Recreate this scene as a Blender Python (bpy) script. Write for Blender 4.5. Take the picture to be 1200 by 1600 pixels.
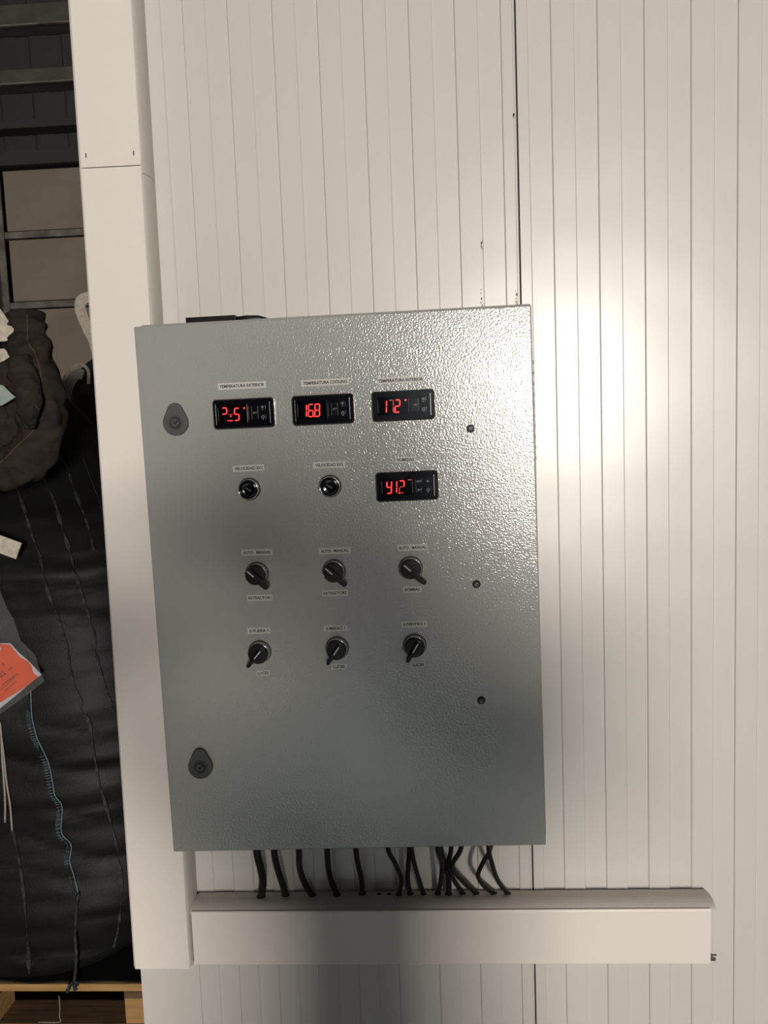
import bpy, bmesh, math, random
from mathutils import Vector, Matrix, noise
from mathutils.bvhtree import BVHTree

S = bpy.context.scene
for o in list(bpy.data.objects):
    bpy.data.objects.remove(o)
C = S.collection
PI = math.pi

# ------------------------------------------------------------------ camera
F, CX, CY, CZ = 1300.1, 0.13629, -1.26232, 1.71858
RX = Vector((0.99792399, 0.05208252, -0.037883))      # camera right
UX = Vector((0.0323543, 0.10317747, 0.99413661))      # camera up
FX = Vector((-0.05568581, 0.99329845, -0.10127818))   # camera forward
cd = bpy.data.cameras.new('camera')
cam = bpy.data.objects.new('camera', cd)
C.objects.link(cam)
m = Matrix((RX, UX, -FX)).transposed().to_4x4()
m.translation = (CX, CY, CZ)
cam.matrix_world = m
cd.sensor_fit = 'AUTO'
cd.sensor_width = 36
cd.lens = 36 * F / 1600
cd.clip_start = 0.01
S.camera = cam

# ------------------------------------------------------------------ light
w = bpy.data.worlds.new('world')
S.world = w
w.use_nodes = True
w.node_tree.nodes['Background'].inputs[0].default_value = (0.72, 0.84, 1.0, 1)
w.node_tree.nodes['Background'].inputs[1].default_value = 0.55


def area(name, loc, target, sx, sy, power, col):
    d = bpy.data.lights.new(name, 'AREA')
    d.shape = 'RECTANGLE'
    d.size, d.size_y, d.energy, d.color = sx, sy, power, col
    o = bpy.data.objects.new(name, d)
    C.objects.link(o)
    o.location = loc
    o.rotation_euler = (Vector(target) - Vector(loc)).to_track_quat('-Z', 'Y').to_euler()
    return o


area('doorway_daylight', (1.62, -7.85, 2.1), (0.2, 0, 1.5), 1.0, 1.3, 465, (1.0, 0.915, 0.82))
k = area('floor_bounce_fill', (0.2, -3.3, 6.1), (0.2, -3.3, 0), 1.0, 1.0, 90, (0.66, 0.88, 1.0))  # added fill lamp, lights the floor for a cool bounce
k.data.spread = math.radians(27)

S.view_settings.view_transform = 'Standard'
S.view_settings.look = 'None'
S.view_settings.gamma = 1
S.view_settings.use_curve_mapping = False
S.view_settings.exposure = 0.0


# ------------------------------------------------------------------ helpers
def srgb(r, g, b):
    f = lambda c: (c / 255 / 12.92) if c / 255 <= 0.04045 else ((c / 255 + 0.055) / 1.055) ** 2.4
    return (f(r), f(g), f(b), 1)


def mat(name, col, rough=0.5, metal=0.0, bump=None, vary=None, coat=0.0, spec=0.5, emit=None, alpha=1.0, trans=0.0):
    """bump = (scale, distance, detail); vary = (scale, second colour)"""
    M = bpy.data.materials.new(name)
    M.use_nodes = True
    nt = M.node_tree
    b = nt.nodes['Principled BSDF']
    b.inputs['Base Color'].default_value = col
    b.inputs['Roughness'].default_value = rough
    b.inputs['Metallic'].default_value = metal
    b.inputs['Specular IOR Level'].default_value = spec
    b.inputs['Coat Weight'].default_value = coat
    b.inputs['Alpha'].default_value = alpha
    b.inputs['Transmission Weight'].default_value = trans
    tc = nt.nodes.new('ShaderNodeTexCoord')
    if emit:
        b.inputs['Emission Color'].default_value = emit[0]
        b.inputs['Emission Strength'].default_value = emit[1]
    if vary:
        n = nt.nodes.new('ShaderNodeTexNoise')
        n.inputs['Scale'].default_value = 1.0
        n.inputs['Detail'].default_value = 5
        mp = nt.nodes.new('ShaderNodeMapping')
        sc = vary[0] if isinstance(vary[0], tuple) else (vary[0],) * 3
        mp.inputs['Scale'].default_value = sc
        r = nt.nodes.new('ShaderNodeValToRGB')
        r.color_ramp.elements[0].position = 0.35
        r.color_ramp.elements[1].position = 0.68
        r.color_ramp.elements[0].color = col
        r.color_ramp.elements[1].color = vary[1]
        nt.links.new(tc.outputs['Object'], mp.inputs['Vector'])
        nt.links.new(mp.outputs[0], n.inputs['Vector'])
        nt.links.new(n.outputs['Fac'], r.inputs[0])
        nt.links.new(r.outputs[0], b.inputs['Base Color'])
    if bump:
        n = nt.nodes.new('ShaderNodeTexNoise')
        n.inputs['Scale'].default_value = 1.0
        n.inputs['Detail'].default_value = bump[2]
        mp = nt.nodes.new('ShaderNodeMapping')
        sc = bump[0] if isinstance(bump[0], tuple) else (bump[0],) * 3
        mp.inputs['Scale'].default_value = sc
        bp = nt.nodes.new('ShaderNodeBump')
        bp.inputs['Distance'].default_value = bump[1]
        bp.inputs['Strength'].default_value = 1.0
        nt.links.new(tc.outputs['Object'], mp.inputs['Vector'])
        nt.links.new(mp.outputs[0], n.inputs['Vector'])
        nt.links.new(n.outputs['Fac'], bp.inputs['Height'])
        nt.links.new(bp.outputs[0], b.inputs['Normal'])
    return M


def obj(name, bm, material, parent=None, loc=None, rot=None, smooth=False, bevel=0):
    me = bpy.data.meshes.new(name)
    bmesh.ops.recalc_face_normals(bm, faces=bm.faces)
    if smooth:
        for f in bm.faces:
            f.smooth = True
    bm.to_mesh(me)
    bm.free()
    ms = material if isinstance(material, (list, tuple)) else [material]
    for q in ms:
        me.materials.append(q)
    o = bpy.data.objects.new(name, me)
    C.objects.link(o)
    if parent:
        o.parent = parent
    if loc is not None:
        o.location = loc
    if rot is not None:
        o.rotation_euler = rot
    if bevel:
        b = o.modifiers.new('bevel', 'BEVEL')
        b.width = bevel
        b.segments = 3
        b.limit_method = 'ANGLE'
        b.angle_limit = 0.6
        o.modifiers.new('normals', 'WEIGHTED_NORMAL')
        for p in me.polygons:
            p.use_smooth = True
    return o


def tag(o, label=None, cat=None, group=None, kind=None):
    if label:
        o['label'] = label
    if cat:
        o['category'] = cat
    if group:
        o['group'] = group
    if kind:
        o['kind'] = kind
    return o


def empty(name, loc=(0, 0, 0), rot=(0, 0, 0), **k):
    o = bpy.data.objects.new(name, None)
    o.empty_display_size = 0.05
    C.objects.link(o)
    o.location = loc
    o.rotation_euler = rot
    return tag(o, **k)


def box(bm, x0, x1, y0, y1, z0, z1):
    v = [bm.verts.new(p) for p in ((x0, y0, z0), (x1, y0, z0), (x1, y1, z0), (x0, y1, z0),
                                   (x0, y0, z1), (x1, y0, z1), (x1, y1, z1), (x0, y1, z1))]
    for f in ((0, 3, 2, 1), (4, 5, 6, 7), (0, 1, 5, 4), (1, 2, 6, 5), (2, 3, 7, 6), (3, 0, 4, 7)):
        bm.faces.new([v[i] for i in f])
    return bm


def bx(*a):
    return box(bmesh.new(), *a)


def extrude_z(bm, pts, z0, z1):
    """closed xy profile extruded along z"""
    a = [bm.verts.new((x, y, z0)) for x, y in pts]
    b = [bm.verts.new((x, y, z1)) for x, y in pts]
    n = len(pts)
    for i in range(n):
        bm.faces.new((a[i], a[(i + 1) % n], b[(i + 1) % n], b[i]))
    bm.faces.new(a)
    bm.faces.new(b)
    return bm


def extrude_x(bm, pts, x0, x1):
    a = [bm.verts.new((x0, y, z)) for y, z in pts]
    b = [bm.verts.new((x1, y, z)) for y, z in pts]
    n = len(pts)
    for i in range(n):
        bm.faces.new((a[i], a[(i + 1) % n], b[(i + 1) % n], b[i]))
    bm.faces.new(a)
    bm.faces.new(b)
    return bm


def extrude_y(bm, pts, y0, y1):
    a = [bm.verts.new((x, y0, z)) for x, z in pts]
    b = [bm.verts.new((x, y1, z)) for x, z in pts]
    n = len(pts)
    for i in range(n):
        bm.faces.new((a[i], a[(i + 1) % n], b[(i + 1) % n], b[i]))
    bm.faces.new(a)
    bm.faces.new(b)
    return bm


def lathe_y(bm, prof, seg=40):
    """prof = [(radius, y)...] turned round the y axis"""
    rings = []
    for r, y in prof:
        if r < 1e-6:
            rings.append([bm.verts.new((0, y, 0))])
        else:
            rings.append([bm.verts.new((r * math.cos(2 * PI * i / seg), y, r * math.sin(2 * PI * i / seg))) for i in range(seg)])
    for a, b in zip(rings, rings[1:]):
        for i in range(seg):
            j = (i + 1) % seg
            if len(a) == 1 and len(b) == 1:
                continue
            if len(a) == 1:
                bm.faces.new((a[0], b[i], b[j]))
            elif len(b) == 1:
                bm.faces.new((a[i], a[j], b[0]))
            else:
                bm.faces.new((a[i], a[j], b[j], b[i]))
    return bm


def rounded(wd, h, r, n=6):
    out = []
    for cx, cz, a0 in ((wd / 2 - r, h / 2 - r, 0), (-wd / 2 + r, h / 2 - r, PI / 2), (-wd / 2 + r, -h / 2 + r, PI), (wd / 2 - r, -h / 2 + r, 1.5 * PI)):
        for i in range(n + 1):
            a = a0 + i / n * PI / 2
            out.append((cx + r * math.cos(a), cz + r * math.sin(a)))
    return out


def catmull(pts, n=6):
    pts = [Vector(p) for p in pts]
    P = [2 * pts[0] - pts[1]] + pts + [2 * pts[-1] - pts[-2]]
    out = []
    for i in range(1, len(P) - 2):
        a, b, c, d = P[i - 1:i + 3]
        for k in range(n):
            t = k / n
            out.append(0.5 * ((2 * b) + (c - a) * t + (2 * a - 5 * b + 4 * c - d) * t * t + (3 * b - a - 3 * c + d) * t ** 3))
    out.append(pts[-1])
    return out


def tube(bm, pts, rad, seg=12, flat=1.0, wob=0.0, wfreq=20.0, twist=0.0):
    """round (or flattened) tube along pts; rad a number or list"""
    n = len(pts)
    rings = []
    up = Vector((0, 1, 0))
    for i, p in enumerate(pts):
        t = (pts[min(i + 1, n - 1)] - pts[max(i - 1, 0)]).normalized()
        s = t.cross(up)
        if s.length < 1e-3:
            s = t.cross(Vector((1, 0, 0)))
        s.normalize()
        u = s.cross(t).normalized()
        r = rad[int(i * (len(rad) - 1) / max(1, n - 1))] if isinstance(rad, (list, tuple)) else rad
        ring = []
        for k in range(seg):
            a = 2 * PI * k / seg + twist * i
            q = p + s * (r * math.cos(a)) + u * (r * flat * math.sin(a))
            if wob:
                dn = (q - p).normalized()
                fold = noise.noise(Vector((q.x * wfreq, q.y * wfreq, q.z * wfreq)))
                fold += 0.8 * (0.35 - abs(noise.noise(Vector((math.cos(a) * 1.3, math.sin(a) * 1.3, i * 0.16)))))
                q = q + dn * wob * fold
            ring.append(bm.verts.new(q))
        rings.append(ring)
    for a, b in zip(rings, rings[1:]):
        for k in range(seg):
            bm.faces.new((a[k], a[(k + 1) % seg], b[(k + 1) % seg], b[k]))
    bm.faces.new(rings[0])
    bm.faces.new(rings[-1])
    return bm


def ribbon(bm, pts, wd, nrm, th=0.0015):
    """flat strap along pts lying across direction nrm, with thickness"""
    n = len(pts)
    rings = []
    for i, p in enumerate(pts):
        t = (pts[min(i + 1, n - 1)] - pts[max(i - 1, 0)]).normalized()
        nn = nrm(i) if callable(nrm) else Vector(nrm)
        s = t.cross(nn).normalized()
        nn = s.cross(t).normalized()
        ww = wd[i] if isinstance(wd, (list, tuple)) else wd
        rings.append([bm.verts.new(q) for q in (p - s * ww / 2, p + s * ww / 2, p + s * ww / 2 + nn * th, p - s * ww / 2 + nn * th)])
    for a, b in zip(rings, rings[1:]):
        for k in range(4):
            bm.faces.new((a[k], a[(k + 1) % 4], b[(k + 1) % 4], b[k]))
    bm.faces.new(rings[0])
    bm.faces.new(rings[-1])
    return bm


def at(px, py, Y):
    """point of the world on the plane y = Y under a measured picture position"""
    d = RX * ((px - 600) / F) + UX * ((800 - py) / F) + FX
    return Vector((CX, CY, CZ)) + d * ((Y - CY) / d.y)


def text(name, s, size, width, material, parent, loc, rot=(PI / 2, 0, 0), height=None, bold=0.0):
    cu = bpy.data.curves.new(name, 'FONT')
    cu.body = s
    cu.size = size
    cu.align_x = 'CENTER'
    cu.align_y = 'CENTER'
    cu.resolution_u = 3
    cu.offset = bold
    t = bpy.data.objects.new(name, cu)
    C.objects.link(t)
    dg = bpy.context.evaluated_depsgraph_get()
    me = bpy.data.meshes.new_from_object(t.evaluated_get(dg))
    bpy.data.objects.remove(t)
    xs = [v.co.x for v in me.vertices]
    ys = [v.co.y for v in me.vertices]
    k = width / (max(xs) - min(xs)) if width else 1
    kh = height / (max(ys) - min(ys)) if height else k
    mx, my = (max(xs) + min(xs)) / 2, (max(ys) + min(ys)) / 2
    for v in me.vertices:
        v.co.x = (v.co.x - mx) * k
        v.co.y = (v.co.y - my) * kh
    me.name = name
    me.materials.clear()
    me.materials.append(material)
    o = bpy.data.objects.new(name, me)
    C.objects.link(o)
    o.parent = parent
    o.location = loc
    o.rotation_euler = rot
    return o


# ------------------------------------------------------------------ materials
M_PANEL = mat('coated_panel_steel', srgb(212, 210, 206), 0.30, bump=(3.0, 0.004, 2), spec=0.6)
M_PVC = mat('white_pvc', srgb(238, 232, 226), 0.33, bump=(6.0, 0.0012, 2), spec=0.4)
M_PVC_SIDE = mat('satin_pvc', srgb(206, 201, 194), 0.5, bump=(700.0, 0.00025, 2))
M_DOOR = mat('orange_peel_grey_paint', srgb(159, 161, 158), 0.18, bump=(420.0, 0.00032, 1.0), spec=1.0)
M_BODY = mat('grey_body_paint', srgb(168, 168, 162), 0.4, bump=(260.0, 0.0003, 1.5))
M_LOCK = mat('dark_grey_plastic', srgb(68, 71, 72), 0.5, bump=(900, 0.00005, 1))
M_LOCKD = mat('lock_recess_black', srgb(20, 21, 22), 0.5)
M_BLACK = mat('black_plastic', srgb(11, 12, 15), 0.35, spec=0.3)
M_GLOSS = mat('black_gloss_plastic', srgb(9, 11, 17), 0.12)
M_KEY = mat('key_rubber', srgb(10, 12, 17), 0.15)
M_SCREEN = mat('smoked_screen', srgb(6, 7, 12), 0.08)
M_PRINT = mat('pale_print', srgb(150, 155, 165), 0.5)
M_GLINT = mat('glint_grey', srgb(62, 66, 74), 0.5)
M_RED = mat('red_led', srgb(255, 30, 20), 0.4, emit=((1.0, 0.016, 0.010, 1), 3.2))
M_REDDIM = mat('red_led_faint', srgb(120, 10, 8), 0.4, emit=((1.0, 0.02, 0.01, 1), 0.30))
M_CHROME = mat('chrome', srgb(215, 215, 215), 0.16, metal=1.0)
M_STEEL = mat('dull_steel', srgb(120, 122, 124), 0.32, metal=1.0)
M_TAPE = mat('label_tape', srgb(196, 196, 190), 0.42)
M_INK = mat('label_ink', srgb(22, 22, 24), 0.6)
M_CABLE = mat('black_cable_sheath', srgb(17, 19, 21), 0.45)
M_WHITE = mat('white_mark', srgb(215, 215, 215), 0.5)
M_GAP = mat('joint_sealant', srgb(38, 36, 33), 0.8)
M_CONC = mat('concrete_floor', srgb(92, 88, 82), 0.8, bump=(40, 0.002, 4), vary=(2.5, srgb(120, 115, 106)))
M_BLOCK = mat('precast_concrete', srgb(176, 166, 152), 0.85, bump=(60, 0.002, 4), vary=(1.4, srgb(150, 140, 126)))
M_RAIL = mat('galvanised_rail', srgb(158, 154, 146), 0.6, vary=(9, srgb(112, 107, 100)))
M_GIRT = mat('dusty_girt_steel', srgb(112, 110, 103), 0.65, vary=(7, srgb(94, 91, 84)))
M_CLAD = mat('dark_cladding', srgb(74, 73, 70), 0.7)
M_BAG = mat('black_woven_fabric', srgb(25, 27, 28), 0.55, bump=((420, 420, 160), 0.0006, 3), vary=((5, 5, 22), srgb(19, 19, 20)), spec=0.35)
M_SLEEVE = mat('brown_black_fabric', srgb(58, 52, 47), 0.85, bump=((300, 300, 300), 0.0008, 3), vary=((10, 10, 30), srgb(44, 40, 37)), spec=0.2)
M_SEAM = mat('grey_seam_tape', srgb(66, 65, 64), 0.8, bump=(500, 0.0006, 3), vary=((60, 60, 60), srgb(28, 28, 28)))
M_THREAD = mat('tan_thread', srgb(98, 84, 66), 0.8)
M_BLUE = mat('blue_stitching', srgb(132, 152, 160), 0.8, vary=(300, srgb(84, 106, 118)))
M_BLUED = mat('dark_blue_stitch_band', srgb(32, 44, 52), 0.8, vary=(300, srgb(58, 76, 86)))
M_CORD = mat('white_cord', srgb(172, 166, 158), 0.8, bump=(500, 0.0008, 3))
M_WEB = mat('white_webbing', srgb(222, 214, 200), 0.8, bump=((260, 260, 500), 0.0012, 2), vary=(60, srgb(190, 180, 165)))
M_GREEN = mat('pale_green_tag', srgb(178, 192, 184), 0.7, vary=(40, srgb(150, 166, 160)))
M_ORANGE = mat('orange_print', srgb(252, 98, 30), 0.45, vary=(20, srgb(240, 84, 24)))
M_PAPER = mat('white_paper', srgb(214, 214, 226), 0.5)
M_FILM = mat('clear_film', srgb(190, 195, 195), 0.18, bump=((30, 30, 30), 0.006, 3), alpha=0.08)
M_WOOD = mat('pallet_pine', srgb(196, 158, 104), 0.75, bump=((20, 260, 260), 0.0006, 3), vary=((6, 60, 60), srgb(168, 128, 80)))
M_WOODD = mat('dark_pallet_pine', srgb(120, 94, 66), 0.85, bump=((20, 260, 260), 0.0006, 3), vary=((6, 60, 60), srgb(84, 66, 48)))  # darker pine tone for stringers and bottom boards
M_BAG_BACK = mat('blackish_bag_behind', srgb(60, 60, 52), 0.8, bump=(200, 0.001, 3))  # dark grey-olive cloth of the second bag

# ------------------------------------------------------------------ cold-room wall (the ribbed front)
P, XJ, XL = 0.03283, 0.27989, -0.36517
DZ, SW = 0.0021, 0.0019


def ribbed(x_from, x_to, edges, first_raised, z0=0.0, z1=3.2, lip=None):
    """flat sheet with alternate raised and recessed strips; edges = x of each step"""
    pts = [(x_from, 0.07), (x_from, 0.0 if first_raised else DZ)]
    up = first_raised
    for e in edges:
        if up:
            pts += [(e - SW / 2, 0.0), (e + SW / 2, DZ)]
        else:
            pts += [(e - SW / 2, DZ), (e + SW / 2, 0.0)]
        up = not up
    pts.append((x_to, 0.0 if up else DZ))
    pts.append((x_to, 0.07))
    return pts


front = obj('wall_front', bx(XL + 0.001, 2.6, 0.07, 0.1, 0, 3.2), M_PANEL)
tag(front, kind='structure')
le = sorted(XJ - 0.02102 - k * P for k in range(0, 17))
bm = bmesh.new()
prof = ribbed(XL, XJ - 0.0012, le, False)
prof[-2:] = [(XJ - 0.0052, 0.0), (XJ - 0.0046, 0.0009), (XJ - 0.0040, 0.0), (XJ - 0.0020, 0.0), (XJ - 0.0012, 0.0012), (XJ - 0.0012, 0.07)]
obj('panel', extrude_z(bm, prof, 0, 3.2), M_PANEL, front)
re = [XJ + 0.01688 + k * P for k in range(0, 34)]
bm = bmesh.new()
obj('panel', extrude_z(bm, ribbed(XJ + 0.0010, re[-1] + 0.02, re, True), 0, 3.2), M_PANEL, front)
x2 = re[-1] + 0.022
re2 = [x2 + 0.017 + k * P for k in range(0, 33)]
bm = bmesh.new()
obj('panel', extrude_z(bm, ribbed(x2, 2.6, [e for e in re2 if e < 2.58], True), 0, 3.2), M_PANEL, front)
obj('joint_seal', bx(XJ - 0.0013, XJ + 0.0011, 0.0035, 0.07, 0, 3.2), M_GAP, front)

M_SCUFF = mat('paint_scuff', srgb(150, 143, 134), 0.8, vary=(260, srgb(188, 182, 172)))
random.seed(11)
for px, y0, y1 in ((752.6, 452, 478), (806.5, 448, 476), (753.5, 374, 392), (803.5, 176, 184)):
    bm = bmesh.new()
    for k in range(7):
        p = at(px + random.uniform(-1.6, 1.2), random.uniform(y0, y1), 0.0)
        ww, hh = random.uniform(0.0006, 0.0016), random.uniform(0.001, 0.004)
        extrude_y(bm, [(p.x - ww, p.z), (p.x - ww * 0.2, p.z - hh), (p.x + ww, p.z + hh * 0.1), (p.x, p.z + hh)], -0.0002, 0.0001)
    tag(obj('paint_scuff', bm, M_SCUFF, front), kind='stuff')

side = obj('wall_left', bx(XL, XL + 0.08, 0.101, 4.0, 0, 3.2), M_PANEL)
tag(side, kind='structure')

# ------------------------------------------------------------------ warehouse shell
tag(obj('floor', bx(-6, 6, -8, 5.4, -0.1, 0), M_CONC), kind='structure')
tag(obj('ceiling', bx(-6, 6, -8, 5.4, 6.2, 6.3), M_CLAD), kind='structure')
rear = obj('wall_rear', bx(-6, 6, 5.25, 5.4, 0, 6.2), M_CLAD)
tag(rear, kind='structure')
# profiled dark sheeting above the blocks
bm = bmesh.new()
pts = []
x = -6.0
while x < 0.6:
    pts += [(x, 5.16), (x + 0.12, 5.16), (x + 0.13, 5.168), (x + 0.235, 5.168)]
    x += 0.25
pts += [(0.6, 5.16), (0.6, 5.22), (-6, 5.22)]
obj('sheeting', extrude_z(bm, pts, 3.74, 6.15), M_CLAD, rear)
for z0, z1 in ((4.73, 4.88), (4.325, 4.43), (4.02, 4.07), (3.76, 3.86), (5.25, 5.38)):
    bm = bx(-6, 0.6, 5.0, 5.15, z0, z1)
    obj('girt', bm, M_GIRT if z0 > 4.3 else M_CLAD, rear)
    if z0 > 4.3:
        obj('girt_lit_lip', bx(-6, 0.6, 4.975, 5.0, z0 - 0.004, z0 + 0.006), M_RAIL, rear)  # paler tone stands in for light on the lower flange
zt = 3.735
blk = None
for r in range(8):
    zb = max(zt - (0.44, 0.455, 1.02, 1.02, 1.02, 1, 1, 1)[r], 0.01)
    for x0 in (-5.5, -2.985, -0.47):
        if blk is None or r == 0:
            b = obj('concrete_block', bx(0, 2.38, 0, 0.1, 0, zt - zb), M_BLOCK, rear, (x0, 5.05, zb), bevel=0.006)
            blk = b
        else:
            b = obj('concrete_block', bx(0, 2.38, 0, 0.1, 0, zt - zb), M_BLOCK, rear, (x0 + 0.005 * (r % 2), 5.05, zb), bevel=0.006)
    if zb > 0.08:
        obj('rail', bx(-5.6, 2.0, 5.04, 5.14, zb - 0.055, zb - 0.008), M_RAIL, rear)
    zt = zb - 0.065
    if zt < 0.1:
        break
for x0 in (-3.10, -0.585, -5.6):
    bm = bx(x0, x0 + 0.10, 4.86, 4.875, 0, 6.2)
    box(bm, x0, x0 + 0.10, 5.02, 5.035, 0, 6.2)
    box(bm, x0 + 0.045, x0 + 0.055, 4.875, 5.02, 0, 6.2)
    obj('steel_column', bm, M_RAIL, rear)
tag(obj('wall_right', bx(5.9, 6, -8, 5.25, 0, 6.2), M_CLAD), kind='structure')
tag(obj('wall_outer_left', bx(-6, -5.9, -8, 5.25, 0, 6.2), M_CLAD), kind='structure')
bm = bx(-5.9, -0.2, -8, -7.9, 0, 6.2)
box(bm, 3.4, 5.9, -8, -7.9, 0, 6.2)
box(bm, -0.2, 3.4, -8, -7.9, 3.9, 6.2)
tag(obj('wall_behind', bm, M_CLAD), kind='structure')

# ------------------------------------------------------------------ control cabinet
DF = -0.205                                            # front of the door
cab = empty('control_cabinet', (0.02121, 0, 1.50954), (0, -0.00893, 0),
            label='grey steel electrical control cabinet with red displays and black switches on the ribbed wall', cat='control cabinet')
bm = bx(-0.249, 0.2535, -0.186, -0.003, -0.347, 0.3545)
obj('body', bm, M_BODY, cab, bevel=0.003)
obj('door_gasket', bx(-0.243, 0.243, -0.190, -0.186, -0.343, 0.343), M_BLACK, cab)
DOORW, DOORH = 0.5005, 0.7
door = obj('door', bx(-DOORW / 2, DOORW / 2, DF, -0.190, -DOORH / 2, DOORH / 2), M_DOOR, cab, bevel=0.0016)
bm = bmesh.new()
for k in range(10):                                    # ventilation slats on the right flank
    z = 0.283 - k * 0.0137
    extrude_z(bm, [(0.2535, -0.172), (0.2565, -0.170), (0.2565, -0.12), (0.2535, -0.118)], z - 0.0022, z + 0.0022)
obj('side_louvre', bm, M_BODY, cab)
for x in (-0.2, 0.2):
    bm = lathe_y(bmesh.new(), [(0, -0.001), (0.006, -0.001), (0.006, -0.004), (0, -0.004)], 16)
    obj('fixing_bolt', bm, M_STEEL, cab, (x, -0.001, 0.345))


def lock(u, v):
    R1, R2, h = 0.0163, 0.0098, 0.0152
    pts = []
    a = math.acos((R1 - R2) / h)
    for i in range(25):
        t = PI / 2 + a + (2 * PI - 2 * a) * i / 24
        pts.append((R1 * math.cos(t), R1 * math.sin(t)))
    for i in range(13):
        t = PI / 2 - a + 2 * a * i / 12
        pts.append((R2 * math.cos(t), h + R2 * math.sin(t)))
    L = obj('door_lock', extrude_y(bmesh.new(), pts, -0.0065, 0), M_LOCK, cab, (u, DF, v), bevel=0.0012)
    bm = lathe_y(bmesh.new(), [(0.0092, -0.0065), (0.0092, -0.0085), (0.0080, -0.0087), (0.0074, -0.0066), (0, -0.0066)], 36)
    obj('keyhole_ring', bm, M_LOCK, L, smooth=True)
    bm = lathe_y(bmesh.new(), [(0, -0.0066), (0.0073, -0.0066), (0.0073, -0.0069), (0, -0.0069)], 30)
    obj('keyhole', bm, M_LOCKD, L)
    bm = lathe_y(bmesh.new(), [(0.0050, -0.0068), (0.0050, -0.0082), (0.0024, -0.0082), (0.0024, -0.0068)], 24)
    box(bm, -0.0026, 0.0060, -0.0082, -0.0068, 0.0010, 0.0024)
    obj('key_barrel', bm, M_LOCK, L)
    return L


lock(-0.2037, 0.2267)
lock(-0.2036, -0.2294)


def screw(u, v):
    s = obj('door_screw', lathe_y(bmesh.new(), [(0, 0), (0.0052, 0), (0.0052, -0.0012), (0.0042, -0.0022), (0.0034, -0.0022)], 24), M_LOCKD, cab, (u, DF, v))
    obj('screw_head', lathe_y(bmesh.new(), [(0.0033, -0.0008), (0.0031, -0.0034), (0.0022, -0.0042), (0.0014, -0.0042), (0.0013, -0.0028), (0, -0.0028)], 20), M_STEEL, s, smooth=True)


for q in ((0.1709, 0.2018), (0.1711, 0.003), (0.1719, -0.1505)):
    screw(*q)


def plate(s, u, v, wd, h, tw, side=None, rot=0.0, th=0.0040, du=0.0):
    p = obj('label_plate', bx(-wd / 2, wd / 2, -0.0004, 0, -h / 2, h / 2), M_TAPE, cab, (u, DF, v), (0, rot, 0))
    text('lettering', s, 0.01, tw, M_INK, p, (du, -0.0005, 0), height=th, bold=0.00032)
    return p


plate('TEMPERATURA EXTERIOR', -0.1163, 0.2695, 0.0615, 0.0083, 0.0575)
plate('TEMPERATURA COOLING', -0.0100, 0.2683, 0.0610, 0.0083, 0.0560)
plate('TEMPERATURA INTERIOR', 0.0854, 0.2665, 0.0590, 0.0080, 0.0565)
plate('VELOCIDAD EX1', -0.1148, 0.1644, 0.0405, 0.0080, 0.0360)
plate('VELOCIDAD EX2', -0.0104, 0.1641, 0.0415, 0.0080, 0.0360)
plate('HUMEDAD', 0.0874, 0.1663, 0.0250, 0.0070, 0.0215)
plate('AUTO   MANUAL', -0.1105, 0.0551, 0.0405, 0.0080, 0.0365, rot=0.012)
plate('AUTO   MANUAL', -0.0092, 0.0532, 0.0415, 0.0080, 0.0360)
plate('AUTO   MANUAL', 0.0911, 0.0535, 0.0375, 0.0080, 0.0355)
plate('EXTRACTOR1', -0.1105, -0.0048, 0.0330, 0.0080, 0.0300, rot=0.015)
plate('EXTRACTOR2', -0.0117, -0.0020, 0.0330, 0.0080, 0.0300)
plate('BOMBAS', 0.0887, -0.0011, 0.0235, 0.0080, 0.0190)
plate('0 FUERA 1', -0.1145, -0.0485, 0.0300, 0.0080, 0.0250)
plate('0 MEDIO 1', -0.0134, -0.0486, 0.0305, 0.0078, 0.0250)
plate('0 DENTRO 1', 0.0889, -0.0465, 0.0340, 0.0082, 0.0285)
plate('LUCES', -0.1124, -0.1053, 0.0170, 0.0068, 0.0145)
plate('LUCES', -0.0118, -0.0999, 0.0190, 0.0074, 0.0150)
plate('LUCES', 0.0919, -0.1006, 0.0180, 0.0074, 0.0150)

SEG = dict(a=(0, 1, 1), b=(1, 0.5, 0), c=(1, -0.5, 0), d=(0, -1, 1), e=(-1, -0.5, 0), f=(-1, 0.5, 0), g=(0, 0, 1))


def digit(parent, u, v, segs, m, wd=0.0058, h=0.0152, t=0.0013, slant=0.06):
    bm = bmesh.new()
    for s in segs:
        sx, sz, hor = SEG[s]
        cx, cz = sx * wd / 2, sz * h / 2
        L = (wd if hor else h / 2) * 0.46
        q = t / 2
        if hor:
            pts = [(cx - L, cz), (cx - L + q, cz + q), (cx + L - q, cz + q), (cx + L, cz), (cx + L - q, cz - q), (cx - L + q, cz - q)]
        else:
            pts = [(cx, cz - L), (cx + q, cz - L + q), (cx + q, cz + L - q), (cx, cz + L), (cx - q, cz + L - q), (cx - q, cz - L + q)]
        extrude_y(bm, [(x + z * slant, z) for x, z in pts], -0.0003, 0)
    return obj('digit', bm, m, parent, (u, -0.0079, v))


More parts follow.
